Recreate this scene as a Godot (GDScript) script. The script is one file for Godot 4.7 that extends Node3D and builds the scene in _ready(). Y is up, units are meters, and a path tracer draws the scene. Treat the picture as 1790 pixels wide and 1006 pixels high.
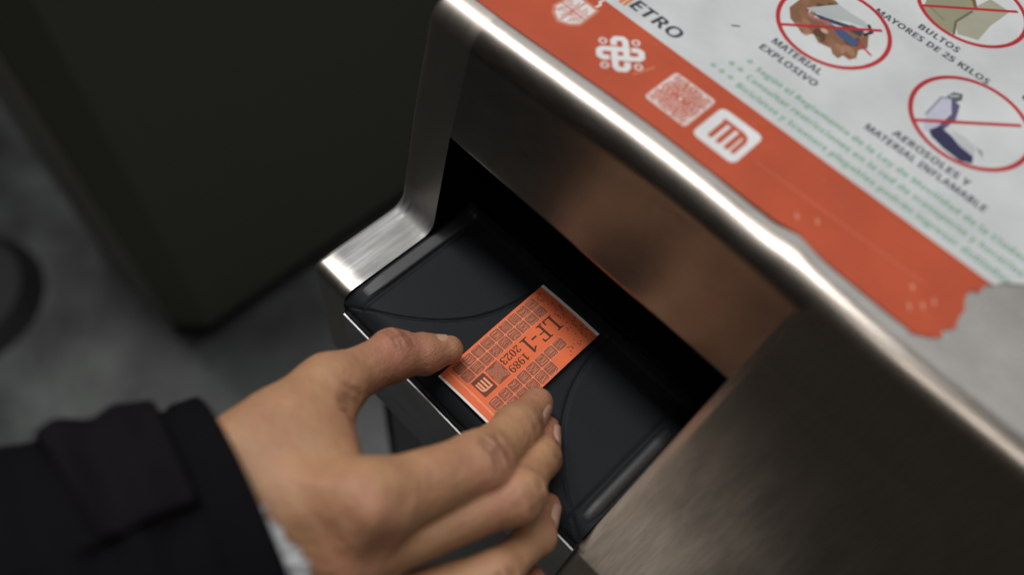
extends Node3D
# A hand feeding a paper ticket into a station turnstile. Lengths below are in millimetres; MM turns them into metres.
# x runs along the front edge of the turnstile, y is up (0 = card shelf), z points out to the passenger.

const MM := 0.001
const TOP := 95.8            # height of the turnstile's top above the card shelf
const FLOOR := -900.0
const LEFT := -109.0         # left end of the turnstile
const RIGHT := 210.0
const TRAY_LEFT := -88.7
const TRAY_RIGHT := 37.9
const BEND := 10.5           # bend radius of the sheet between top and front

var used_names := {}
var mats := {}
var bend_centre := Vector2() # (z, y)
const FACE_SLOPE := 0.1547

# ------------------------------------------------------------------ helpers
func numbered(called: String) -> String:
	if not used_names.has(called):
		used_names[called] = 0
		return called
	used_names[called] += 1
	return "%s_%03d" % [called, used_names[called]]

func thing(called: String, label: String, category: String, at := Vector3.ZERO, group := "") -> Node3D:
	var o := Node3D.new()
	o.name = numbered(called)
	add_child(o)
	o.position = at
	tag(o, label, category, group)
	return o

func tag(o: Node3D, label: String, category: String, group := "") -> void:
	o.set_meta("label", label)
	o.set_meta("category", category)
	if group:
		o.set_meta("group", group)

func part(called: String, mesh: Mesh, m: Material, parent: Node3D) -> MeshInstance3D:
	var o := MeshInstance3D.new()
	o.name = called
	o.mesh = mesh
	o.material_override = m
	parent.add_child(o, true)
	return o

func v3(x: float, y: float, z: float) -> Vector3:
	return Vector3(x, y, z) * MM

func lin(r: float, g: float, b: float) -> Color:
	return Color(r, g, b).linear_to_srgb()

# a grid of points (rows of equal length) as a smooth sheet; flip turns its front side over
func sheet(rows: Array, flip := false, uvs := []) -> ArrayMesh:
	var st := SurfaceTool.new()
	st.begin(Mesh.PRIMITIVE_TRIANGLES)
	var n: int = rows[0].size()
	for i in rows.size():
		for j in n:
			if uvs:
				st.set_uv(uvs[i][j])
			st.add_vertex(rows[i][j])
	for i in rows.size() - 1:
		for j in n - 1:
			var a := i * n + j
			var q := [a, a + 1, a + n, a + 1, a + n + 1, a + n]
			if flip:
				q = [a, a + n, a + 1, a + 1, a + n, a + n + 1]
			for k in q:
				st.add_index(k)
	st.generate_normals()
	return st.commit()

# a box with chamfered edges, centre c and size s in mm
func soft_box(st: SurfaceTool, c: Vector3, s: Vector3, ch: float) -> void:
	var h := s / 2.0
	var faces := []
	for ax in 3:
		for sg in [-1.0, 1.0]:
			var u := (ax + 1) % 3
			var w := (ax + 2) % 3
			var quad := []
			for k in [[-1, -1], [1, -1], [1, 1], [-1, 1]]:
				var p := Vector3()
				p[ax] = sg * h[ax]
				p[u] = k[0] * (h[u] - ch)
				p[w] = k[1] * (h[w] - ch)
				quad.append(p)
			faces.append(quad)
	for ax in 3: # edge chamfers
		var u := (ax + 1) % 3
		var w := (ax + 2) % 3
		for su in [-1.0, 1.0]:
			for sw in [-1.0, 1.0]:
				var quad := []
				for k in [[-1, 0], [1, 0], [1, 1], [-1, 1]]:
					var p := Vector3()
					p[ax] = k[0] * (h[ax] - ch)
					p[u] = su * (h[u] - (ch if k[1] == 1 else 0.0))
					p[w] = sw * (h[w] - (ch if k[1] == 0 else 0.0))
					quad.append(p)
				faces.append(quad)
	for sx in [-1.0, 1.0]:
		for sy in [-1.0, 1.0]:
			for sz in [-1.0, 1.0]:
				faces.append([Vector3(sx * h.x, sy * (h.y - ch), sz * (h.z - ch)), Vector3(sx * (h.x - ch), sy * h.y, sz * (h.z - ch)), Vector3(sx * (h.x - ch), sy * (h.y - ch), sz * h.z)])
	st.set_smooth_group(-1)
	for f in faces:
		var mid := Vector3()
		for p in f:
			mid += p
		var nn: Vector3 = (f[1] - f[0]).cross(f[2] - f[0])
		if nn.dot(mid) > 0.0:
			f.reverse()
		for k in range(1, f.size() - 1):
			for p in [f[0], f[k], f[k + 1]]:
				st.add_vertex((p + c) * MM)

func box_mesh(c: Vector3, s: Vector3, ch: float) -> ArrayMesh:
	var st := SurfaceTool.new()
	st.begin(Mesh.PRIMITIVE_TRIANGLES)
	soft_box(st, c, s, ch)
	st.generate_normals()
	return st.commit()

# a flat polygon in (x, y) of the given frame, with thickness; uv from the polygon's own coordinates
func plate(poly: PackedVector2Array, frame: Transform3D, thick: float, uv_of: Callable) -> ArrayMesh:
	var st := SurfaceTool.new()
	st.begin(Mesh.PRIMITIVE_TRIANGLES)
	st.set_smooth_group(-1)
	var tri := Geometry2D.triangulate_polygon(poly)
	for side in [0, 1]:
		for k in range(0, tri.size(), 3):
			var ids := [tri[k], tri[k + 1], tri[k + 2]]
			var a := poly[ids[0]]
			var b := poly[ids[1]]
			var c := poly[ids[2]]
			var ccw := (b - a).cross(c - a) > 0.0
			if ccw == (side == 1):
				ids.reverse()
			for i in ids:
				st.set_uv(uv_of.call(poly[i]))
				st.add_vertex(frame * (Vector3(poly[i].x, poly[i].y, thick if side == 1 else 0.0) * MM))
	var turn := 0.0
	for i in poly.size():
		turn += poly[i].cross(poly[(i + 1) % poly.size()])
	for i in poly.size():
		var a := poly[i]
		var b := poly[(i + 1) % poly.size()]
		if turn < 0.0:
			var s := a
			a = b
			b = s
		for q in [[a, 0.0], [b, thick], [b, 0.0], [a, 0.0], [a, thick], [b, thick]]:
			st.set_uv(uv_of.call(q[0]))
			st.add_vertex(frame * (Vector3(q[0].x, q[0].y, q[1]) * MM))
	st.generate_normals()
	return st.commit()

# ------------------------------------------------------------------ flat print: a small canvas
class Canvas:
	var w: int
	var h: int
	var ppm: float                # pixels per millimetre
	var col := PackedFloat32Array()
	var cover := PackedFloat32Array()
	var lo := Vector2i()
	var hi := Vector2i()

	func _init(wide: float, high: float, per_mm: float, c: Color) -> void:
		ppm = per_mm
		w = int(wide * ppm)
		h = int(high * ppm)
		col.resize(w * h * 3)
		for i in w * h:
			col[i * 3] = c.r
			col[i * 3 + 1] = c.g
			col[i * 3 + 2] = c.b
		cover.resize(w * h)
		clear()

	func clear() -> void:
		lo = Vector2i(w, h)
		hi = Vector2i(-1, -1)

	# adds the coverage of contours (mm, y up) to the pending shape
	func add(contours: Array) -> void:
		var y0 := 1e9
		var y1 := -1e9
		var cs := []
		for c in contours:
			var p := PackedVector2Array()
			for q in c:
				var r := Vector2(q.x * ppm, h - q.y * ppm)
				p.append(r)
				y0 = minf(y0, r.y)
				y1 = maxf(y1, r.y)
			cs.append(p)
		var j0 := maxi(0, int(floor(y0)))
		var j1 := mini(h - 1, int(ceil(y1)))
		for j in range(j0, j1 + 1):
			for sub in 4:
				var y := j + (sub + 0.5) / 4.0
				var xs := PackedFloat32Array()
				for p in cs:
					var n: int = p.size()
					for i in n:
						var a: Vector2 = p[i]
						var b: Vector2 = p[(i + 1) % n]
						if (a.y <= y) != (b.y <= y):
							xs.append(a.x + (y - a.y) / (b.y - a.y) * (b.x - a.x))
				xs.sort()
				for k in range(0, xs.size() - 1, 2):
					var xa := clampf(xs[k], 0.0, w)
					var xb := clampf(xs[k + 1], 0.0, w)
					if xb <= xa:
						continue
					var ia := int(xa)
					var ib := mini(int(xb), w - 1)
					lo = Vector2i(mini(lo.x, ia), mini(lo.y, j))
					hi = Vector2i(maxi(hi.x, ib), maxi(hi.y, j))
					for i in range(ia, ib + 1):
						cover[j * w + i] += 0.25 * (minf(xb, i + 1.0) - maxf(xa, i))

	func ink(c: Color, strength := 1.0) -> void:
		for j in range(lo.y, hi.y + 1):
			for i in range(lo.x, hi.x + 1):
				var at := j * w + i
				var a := cover[at]
				if a > 0.0:
					cover[at] = 0.0
					a = minf(a, 1.0) * strength * c.a
					col[at * 3] += (c.r - col[at * 3]) * a
					col[at * 3 + 1] += (c.g - col[at * 3 + 1]) * a
					col[at * 3 + 2] += (c.b - col[at * 3 + 2]) * a
		clear()

	func poly(pts: Array, c: Color, strength := 1.0) -> void:
		add([pts])
		ink(c, strength)

	func rect(x0: float, y0: float, x1: float, y1: float, c: Color, r := 0.0) -> void:
		poly(rounded(x0, y0, x1, y1, r), c)

	static func rounded(x0: float, y0: float, x1: float, y1: float, r: float) -> Array:
		if r <= 0.0:
			return [Vector2(x0, y0), Vector2(x1, y0), Vector2(x1, y1), Vector2(x0, y1)]
		var out := []
		for q in [[x1 - r, y1 - r, 0.0], [x0 + r, y1 - r, PI / 2], [x0 + r, y0 + r, PI], [x1 - r, y0 + r, PI * 1.5]]:
			for k in 6:
				var t: float = q[2] + k / 5.0 * PI / 2
				out.append(Vector2(q[0] + r * cos(t), q[1] + r * sin(t)))
		return out

	static func oval(x: float, y: float, rx: float, ry: float, turn := 0.0) -> Array:
		var out := []
		for k in 48:
			var t := k / 48.0 * TAU
			out.append(Vector2(x, y) + Vector2(rx * cos(t), ry * sin(t)).rotated(turn))
		return out

	func ring(x: float, y: float, r: float, wide: float, c: Color) -> void:
		add([oval(x, y, r, r), oval(x, y, r - wide, r - wide)])
		ink(c)

	# a thick line with round ends through the points
	func line(pts: Array, wide: float, c: Color) -> void:
		var r := wide / 2.0
		for k in pts.size() - 1:
			var a: Vector2 = pts[k]
			var b: Vector2 = pts[k + 1]
			var n := (b - a).normalized().orthogonal() * r
			add([[a + n, b + n, b - n, a - n]])
		for p in pts:
			add([oval(p.x, p.y, r, r)])
		ink(c)

	# lettering: cap height in mm, at is the left end of the baseline (or its middle), turned by angle
	func text(s: String, font: Font, cap: float, at: Vector2, c: Color, centred := false, squeeze := 1.0, slant := 0.0) -> float:
		var tm := TextMesh.new()
		tm.text = s
		tm.font = font
		tm.font_size = 64
		tm.pixel_size = 1.0
		tm.depth = 0.0
		tm.curve_step = 1.0
		tm.horizontal_alignment = HORIZONTAL_ALIGNMENT_LEFT
		tm.vertical_alignment = VERTICAL_ALIGNMENT_BOTTOM
		var arr := tm.get_mesh_arrays()
		if arr.is_empty() or arr[Mesh.ARRAY_VERTEX] == null:
			return 0.0
		var v: PackedVector3Array = arr[Mesh.ARRAY_VERTEX]
		var id: PackedInt32Array = arr[Mesh.ARRAY_INDEX] if arr[Mesh.ARRAY_INDEX] != null else PackedInt32Array(range(v.size()))
		var x0 := 1e9
		var x1 := -1e9
		for p in v:
			x0 = minf(x0, p.x)
			x1 = maxf(x1, p.x)
		var k := cap / 46.0       # Droid capitals are about 0.714 em of 64
		var base := font.get_descent(64)
		if squeeze < 0.0:
			squeeze = -squeeze / ((x1 - x0) * k)
		var wide := (x1 - x0) * k * squeeze
		var off := at - Vector2(wide / 2.0 if centred else 0.0, 0.0)
		for i in range(0, id.size(), 3):
			var tri := []
			for q in 3:
				var p := v[id[i + q]]
				var yy := (p.y - base) * k
				tri.append(off + Vector2((p.x - x0) * k * squeeze + yy * slant, yy))
			add([tri])
		ink(c)
		return wide

	func image(grain := 0.0, mottle: FastNoiseLite = null) -> Image:
		var rng := RandomNumberGenerator.new()
		rng.seed = 77
		var bytes := PackedByteArray()
		bytes.resize(w * h * 3)
		for j in h:
			for i in w:
				var at := (j * w + i) * 3
				var f := 1.0
				if grain > 0.0:
					f += (rng.randf() - 0.5) * grain
				if mottle:
					f += mottle.get_noise_2d(i, j) * 0.06
				for q in 3:
					bytes[at + q] = int(clampf(col[at + q] * f, 0.0, 1.0) * 255.0)
		return Image.create_from_data(w, h, false, Image.FORMAT_RGB8, bytes)

func font_of(face: String, weight := 400) -> SystemFont:
	var f := SystemFont.new()
	f.font_names = PackedStringArray([face])
	f.font_weight = weight
	return f

# ------------------------------------------------------------------ materials
func noise_texture(freq: float, octaves: int, low: float, high: float, seed_value: int, as_normal := false, kind := FastNoiseLite.TYPE_SIMPLEX_SMOOTH, size := 512) -> NoiseTexture2D:
	var n := FastNoiseLite.new()
	n.noise_type = kind
	n.frequency = freq
	n.seed = seed_value
	n.fractal_octaves = octaves
	var t := NoiseTexture2D.new()
	t.width = size
	t.height = size
	t.seamless = true
	t.noise = n
	if as_normal:
		t.as_normal_map = true
		t.bump_strength = 4.0
	else:
		var g := Gradient.new()
		g.set_color(0, Color(low, low, low))
		g.set_color(1, Color(high, high, high))
		t.color_ramp = g
	return t

func steel(stretch: Vector3, rough_low: float, rough_high: float, tone: Color, wear: float, seed_value: int) -> StandardMaterial3D:
	var m := StandardMaterial3D.new()
	m.albedo_color = tone
	m.metallic = 1.0
	m.roughness = 1.0
	m.roughness_texture = noise_texture(0.03, 4, rough_low, rough_high, seed_value)
	m.uv1_triplanar = true
	m.uv1_world_triplanar = true
	m.uv1_scale = stretch
	m.heightmap_enabled = true
	m.heightmap_texture = noise_texture(0.05, 3, 0.0, 1.0, seed_value + 5)
	m.heightmap_scale = wear
	m.detail_enabled = true
	m.detail_blend_mode = BaseMaterial3D.BLEND_MODE_MUL
	m.detail_uv_layer = BaseMaterial3D.DETAIL_UV_2
	m.uv2_triplanar = true
	m.uv2_world_triplanar = true
	m.uv2_scale = Vector3(7, 9, 8)
	m.detail_albedo = noise_texture(0.012, 5, 0.90, 1.0, seed_value + 9)
	return m

func matte(c: Color, rough: float, bump: float, scale: float, seed_value: int, freq := 0.08) -> StandardMaterial3D:
	var m := StandardMaterial3D.new()
	m.albedo_color = c
	m.roughness = rough
	m.uv1_triplanar = true
	m.uv1_world_triplanar = true
	m.uv1_scale = Vector3.ONE * scale
	if bump > 0.0:
		m.heightmap_enabled = true
		m.heightmap_texture = noise_texture(freq, 4, 0.0, 1.0, seed_value)
		m.heightmap_scale = bump
	return m

# brushed steel, rubbed dull where hands pass: the lower left corner of the sheet (u runs from right to left, v downwards)
func worn_cover() -> StandardMaterial3D:
	var grain := FastNoiseLite.new()
	grain.frequency = 0.5
	grain.seed = 14
	var patch := FastNoiseLite.new()
	patch.frequency = 0.012
	patch.fractal_octaves = 4
	patch.seed = 15
	var w := 768
	var h := 384
	var rough := Image.create(w, h, false, Image.FORMAT_RGB8)
	var height := Image.create(w, h, false, Image.FORMAT_RGB8)
	var metal := Image.create(w, h, false, Image.FORMAT_RGB8)
	for y in h:
		for x in w:
			var u := float(x) / w
			var v := float(y) / h
			var g := 0.5 + 0.5 * grain.get_noise_2d(x * 1.6, y * 0.05)
			var worn := smoothstep(0.45, 0.95, u + 0.35 * (v - 0.6) + 0.06 * patch.get_noise_2d(x, y)) * smoothstep(0.12, 0.62, v)
			var r := 0.24 + 0.06 * g + worn * (0.36 + 0.16 * (g - 0.5))
			rough.set_pixel(x, y, Color(r, r, r))
			var hh := 0.5 + (g - 0.5) * (0.3 + 0.7 * worn)
			height.set_pixel(x, y, Color(hh, hh, hh))
			var me := clampf(1.0 - worn * (0.42 + 0.22 * patch.get_noise_2d(x * 1.2, y * 0.9) + 0.4 * (g - 0.5)), 0.0, 1.0)
			metal.set_pixel(x, y, Color(me, me, me))
	var m := StandardMaterial3D.new()
	m.albedo_color = lin(0.68, 0.585, 0.49)
	m.metallic = 1.0
	m.metallic_texture = ImageTexture.create_from_image(metal)
	m.roughness = 1.0
	m.roughness_texture = ImageTexture.create_from_image(rough)
	m.heightmap_enabled = true
	m.heightmap_texture = ImageTexture.create_from_image(height)
	m.heightmap_scale = 0.006
	m.texture_repeat = false
	return m

# the left end: smooth on the upright part, rubbed and cloudy on the shelf (v runs from the top down and out)
func worn_end() -> StandardMaterial3D:
	var cloud := FastNoiseLite.new()
	cloud.frequency = 0.03
	cloud.fractal_octaves = 5
	cloud.seed = 24
	var w := 96
	var h := 512
	var rough := Image.create(w, h, false, Image.FORMAT_RGB8)
	var tone := Image.create(w, h, false, Image.FORMAT_RGB8)
	for y in h:
		for x in w:
			var v := float(y) / h
			var n := 0.6 * cloud.get_noise_2d(x * 2.6, y * 0.35) + 0.5 * cloud.get_noise_2d(x * 0.5, y * 0.4 + 90.0)
			var shelf := smoothstep(0.43, 0.50, v) * (1.0 - smoothstep(0.645, 0.675, v))
			var r := 0.40 + 0.05 * n + shelf * (0.26 + 0.22 * n)
			rough.set_pixel(x, y, Color(r, r, r))
			var f := 0.78 - 0.05 * n - shelf * (0.20 - 0.12 * n)
			var warm := Color(0.688, 0.655, 0.628).lerp(Color(f, f, f), shelf)
			tone.set_pixel(x, y, warm)
	var m := StandardMaterial3D.new()
	m.albedo_texture = ImageTexture.create_from_image(tone)
	m.metallic = 1.0
	m.roughness = 1.0
	m.roughness_texture = ImageTexture.create_from_image(rough)
	m.texture_repeat = false
	return m

func make_materials() -> void:
	mats.top_steel = steel(Vector3(5, 120, 120), 0.27, 0.38, lin(0.58, 0.58, 0.59), 0.0012, 1)
	mats.end_steel = worn_end()
	mats.lip_steel = steel(Vector3(5, 60, 60), 0.42, 0.6, lin(0.62, 0.62, 0.62), 0.001, 7)
	mats.face_steel = steel(Vector3(5, 120, 120), 0.25, 0.37, lin(0.43, 0.385, 0.35), 0.0012, 2)
	mats.cover_steel = worn_cover()
	mats.dark_steel = steel(Vector3(10, 60, 10), 0.35, 0.55, lin(0.30, 0.30, 0.29), 0.002, 4)
	mats.plastic = matte(lin(0.010, 0.0125, 0.015), 0.52, 0.004, 60, 20)
	mats.plastic.metallic_specular = 0.22
	mats.trim = matte(lin(0.012, 0.014, 0.016), 0.5, 0.0, 60, 22)
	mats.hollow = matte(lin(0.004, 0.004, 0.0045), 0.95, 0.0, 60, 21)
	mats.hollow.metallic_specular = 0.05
	var specks := noise_texture(0.14, 2, 1.0, 1.0, 33)
	var g := Gradient.new()
	g.offsets = PackedFloat32Array([0.0, 0.84, 0.90, 1.0])
	g.colors = PackedColorArray([Color.BLACK, Color.BLACK, Color(0.10, 0.10, 0.10), Color(0.5, 0.5, 0.5)])
	specks.color_ramp = g
	mats.plastic.detail_enabled = true
	mats.plastic.detail_blend_mode = BaseMaterial3D.BLEND_MODE_ADD
	mats.plastic.detail_albedo = specks
	mats.plastic.detail_uv_layer = BaseMaterial3D.DETAIL_UV_2
	mats.plastic.uv2_triplanar = true
	mats.plastic.uv2_world_triplanar = true
	mats.plastic.uv2_scale = Vector3.ONE * 17.0
	mats.skin = matte(Color.WHITE, 0.5, 0.03, 40, 40, 0.05)
	mats.skin.vertex_color_use_as_albedo = true
	mats.skin.subsurf_scatter_enabled = true
	mats.skin.subsurf_scatter_strength = 0.025
	mats.nail = matte(lin(0.50, 0.30, 0.22), 0.25, 0.0, 40, 41)
	mats.cloth = matte(lin(0.0065, 0.006, 0.0072), 0.8, 0.02, 60, 50, 0.2)
	mats.cloth.metallic_specular = 0.12
	mats.tab_cloth = matte(lin(0.009, 0.008, 0.0095), 0.75, 0.02, 60, 51, 0.2)
	mats.tab_cloth.metallic_specular = 0.12
	mats.fleece = matte(lin(0.68, 0.69, 0.71), 0.95, 0.08, 60, 52, 0.1)
	mats.ground = matte(lin(0.125, 0.14, 0.138), 0.38, 0.05, 3, 60, 0.02)
	mats.ground.detail_enabled = true
	mats.ground.detail_blend_mode = BaseMaterial3D.BLEND_MODE_MUL
	mats.ground.detail_uv_layer = BaseMaterial3D.DETAIL_UV_2
	mats.ground.uv2_triplanar = true
	mats.ground.uv2_world_triplanar = true
	mats.ground.uv2_scale = Vector3.ONE * 0.9
	mats.ground.detail_albedo = noise_texture(0.01, 5, 0.35, 1.0, 63)
	mats.cabinet = matte(lin(0.11, 0.113, 0.088), 0.55, 0.0, 5, 64)
	mats.cabinet_front = matte(lin(0.30, 0.29, 0.26), 0.5, 0.0, 5, 65)
	mats.rubber = matte(lin(0.008, 0.009, 0.009), 0.6, 0.0, 5, 61)

# ------------------------------------------------------------------ the turnstile
func face_z(y: float) -> float:
	return -9.7 + (TOP - y) * FACE_SLOPE

func arc(out: Array, c: Vector2, r: float, a0: float, a1: float, steps: int) -> void:
	for k in steps + 1:
		var a := deg_to_rad(lerpf(a0, a1, float(k) / steps))
		out.append(c + Vector2(cos(a), sin(a)) * r)

# sweeps a profile of (z, y) points along x; each column is [x, inset]: inset pushes the profile inwards along its normal
func sweep(profile: Array, columns: Array, dent := false, with_uv := false) -> ArrayMesh:
	var n := profile.size()
	var rows := []
	var uvs := []
	var run := [0.0]
	for i in range(1, n):
		run.append(run[-1] + profile[i - 1].distance_to(profile[i]))
	for c in columns:
		var row := []
		var uv := []
		for i in n:
			uv.append(Vector2((c[0] - columns[-1][0]) / (columns[0][0] - columns[-1][0]), run[i] / run[-1]))
			var a: Vector2 = profile[maxi(i - 1, 0)]
			var b: Vector2 = profile[mini(i + 1, n - 1)]
			var t := (b - a).normalized()
			var nn := Vector2(-t.y, t.x)
			var p: Vector2 = profile[i] - nn * c[1]
			var off := 0.0
			if dent:
				off = dent_at(c[0], p)
				p.x -= hem_shift(c[0]) * clampf((p.y - 52.0) / 34.0, 0.0, 1.0)
			p -= nn * off
			row.append(v3(c[0], p.y, p.x))
		rows.append(row)
		uvs.append(uv)
	return sheet(rows, true, uvs if with_uv else [])

# the bend does not run quite straight: it lies a few millimetres further back towards the middle
func hem_shift(x: float) -> float:
	return 1.6 + 3.4 * smoothstep(-105.0, -10.0, x) - 2.4 * smoothstep(15.0, 70.0, x)

# the knocked-in bend near the right end of the front, with a small raised ridge beside it
func dent_at(x: float, p: Vector2) -> float:
	var d := (x - 18.0) / 13.0
	var e := (p.x + 16.0) / 6.0
	var off := 0.7 * exp(-d * d - e * e)
	d = (x - 29.0) / 6.0
	e = (p.x + 21.0) / 4.0
	off -= 0.45 * exp(-d * d - e * e)
	return off

func columns_of(x0: float, x1: float, step: float, round_left := 0.0) -> Array:
	var out := []
	if round_left > 0.0:
		for k in 7:
			var a := k / 6.0 * PI / 2
			out.append([x0 + round_left * (1.0 - sin(a)), round_left * (1.0 - cos(a))])
		out.reverse()
		x0 += round_left
		out.remove_at(out.size() - 1)
	var n := maxi(1, int(ceil((x1 - x0) / step)))
	for k in n + 1:
		out.append([lerpf(x0, x1, float(k) / n), 0.0])
	return out

func fine(profile: Array, step: float) -> Array: # adds points along long straight stretches
	var out := [profile[0]]
	for i in range(1, profile.size()):
		var a: Vector2 = profile[i - 1]
		var b: Vector2 = profile[i]
		var n := maxi(1, int(a.distance_to(b) / step))
		for k in range(1, n + 1):
			out.append(a.lerp(b, float(k) / n))
	return out

func build_turnstile() -> void:
	var t := thing("turnstile", "stainless steel turnstile with black card slot tray and notice on top", "turnstile", v3(0, FLOOR, 0))
	var body := Node3D.new()
	t.add_child(body)
	body.free()
	var lift := v3(0, -FLOOR, 0)
	var alpha := atan(FACE_SLOPE)
	bend_centre = Vector2(face_z(TOP - BEND) - BEND / cos(alpha), TOP - BEND)
	var lip := 52.0
	# hood: the top bent down into the front face, its lower edge turned in over the opening
	var inner := 0.0
	var prof := [Vector2(-640, TOP), Vector2(-120, TOP), Vector2(-60, TOP), Vector2(-40, TOP), Vector2(-30, TOP)]
	arc(prof, bend_centre, BEND, 90, rad_to_deg(alpha), 18)
	prof.append_array([Vector2(face_z(80), 80), Vector2(face_z(66), 66), Vector2(face_z(lip + 1), lip + 1), Vector2(face_z(lip + 0.3) - 0.1, lip + 0.3), Vector2(face_z(lip) - 0.6, lip), Vector2(face_z(lip) - 2.0, lip)])
	var o := part("hood", sweep(fine(prof, 3.0), columns_of(TRAY_LEFT, RIGHT, 1.5), true), mats.face_steel, t)
	o.position = lift
	o = part("hood_edge", sweep([Vector2(-640, TOP), Vector2(-300, TOP), Vector2(-60, TOP), Vector2(-30, TOP)], columns_of(LEFT, TRAY_LEFT, 3.0, 3.0)), mats.face_steel, t)
	o.position = lift
	# left end: the front carried down, turned out into the shelf end and over its front
	var left := [Vector2(-30, TOP)]
	arc(left, bend_centre, BEND, 90, rad_to_deg(alpha), 18)
	left.append_array([Vector2(face_z(80), 80), Vector2(face_z(66), 66), Vector2(face_z(lip), lip)])
	left.append(Vector2(face_z(40) - inner, 40))
	left.append(Vector2(face_z(22) - inner, 22))
	left.append(Vector2(face_z(9) - inner, 9))
	var fz := face_z(7.0) - inner
	for k in range(1, 9):
		var a := k / 8.0 * (PI / 2 - alpha)
		left.append(Vector2(fz + 7.0 * (1.0 - cos(a)) * 0.95, 7.0 - 7.0 * sin(a + 0.0) * 1.0))
	left.append_array([Vector2(fz + 9, 0), Vector2(fz + 16, 0), Vector2(40, 0)])
	arc(left, Vector2(46.0, -5.0), 5.0, 90, 0, 8)
	left.append_array([Vector2(51.0, -9), Vector2(51.0, -30), Vector2(51.0, -70)])
	o = part("end_panel", sweep(fine(left, 4.0), columns_of(LEFT, TRAY_LEFT, 3.0, 3.0), true, true), mats.end_steel, t)
	o.position = lift
	var side := PackedVector2Array()
	side.append(Vector2(-640, TOP))
	for p in left:
		side.append(p)
	side.append_array(PackedVector2Array([Vector2(30, -70), Vector2(30, FLOOR + 2), Vector2(-640, FLOOR + 2)]))
	var side_in := Geometry2D.offset_polygon(side, -3.4)[0]
	o = part("side_panel", plate(side_in, Transform3D(Basis(Vector3(0, 0, 1), Vector3(0, 1, 0), Vector3(-1, 0, 0)), v3(LEFT + 0.6, 0, 0)), 0.6, func(p): return p), mats.dark_steel, t)
	o.position = lift
	# right cover: one sloping sheet from the bend down to the front edge
	var e := Vector2(52.6, -12.0)
	var ce := e - bend_centre
	var na := rad_to_deg(ce.angle() + acos(BEND / ce.length()))
	var cover := []
	arc(cover, bend_centre, BEND + 0.06, 48, na, 8)
	var n := Vector2(cos(deg_to_rad(na)), sin(deg_to_rad(na)))
	var tdir := Vector2(n.y, -n.x)
	var from := bend_centre + n * (BEND + 0.05)
	var run := (e - from).dot(tdir)
	for k in range(1, 8):
		cover.append(from + tdir * (run - 2.0) * k / 7.0)
	arc(cover, cover[-1] - n * 4.0, 4.0, na, 0, 6)
	cover.append(cover[-1] + Vector2(0, -20))
	cover.append(cover[-1] + Vector2(0, -40))
	var cols := columns_of(TRAY_RIGHT, RIGHT, 2.0, 3.5)
	cols.push_front([TRAY_RIGHT, 45.0])
	o = part("side_cover", sweep(fine(cover, 4.0), cols, true, true), mats.cover_steel, t)
	o.position = lift
	# pedestal below and behind
	o = part("pedestal", box_mesh(Vector3((LEFT + RIGHT) / 2 + 3, (FLOOR + 1 + 70) / 2.0, -345), Vector3(RIGHT - LEFT - 8, 70 - FLOOR - 1, 590), 4), mats.dark_steel, t)
	o.position = lift
	var st := SurfaceTool.new()
	st.begin(Mesh.PRIMITIVE_TRIANGLES)
	soft_box(st, Vector3((LEFT + RIGHT) / 2 + 3, (FLOOR - 72) / 2.0, -10), Vector3(RIGHT - LEFT - 8, -72 - FLOOR - 4, 78), 3)
	st.generate_normals()
	o = part("front_panel", st.commit(), mats.dark_steel, t)
	o.position = lift
	build_tray(t, lift)

# the moulded black tray under the opening
func tray_y(x: float, z: float) -> float:
	var mid := -24.0
	var d := absf(x - mid)
	# guide channel that narrows towards the slot
	var f := clampf((z + 16.0) / 68.0, 0.0, 1.0)
	var half := 16.5 + 5.0 * f + 42.0 * f * f * f
	var y := 0.0
	var edge := d - half
	y -= 0.25 * (1.0 - smoothstep(-0.7, 0.5, edge))
	y -= 1.0 * exp(-pow(edge / 0.5, 2.0))
	# raised rims at both ends
	y -= 0.7 * exp(-pow((x - TRAY_LEFT - 8.0) / 0.9, 2.0))
	y -= 0.6 * exp(-pow((x - TRAY_RIGHT + 8.0) / 0.9, 2.0))
	y -= 1.2
	# rolled front edge
	if z > 42.0:
		y -= 3.0 * pow((z - 42.0) / 9.0, 2.2)
	# rise at the back wall
	y += 4.0 * pow(clampf((-13.0 - z) / 3.0, 0.0, 1.0), 2.0)
	return y

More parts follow.
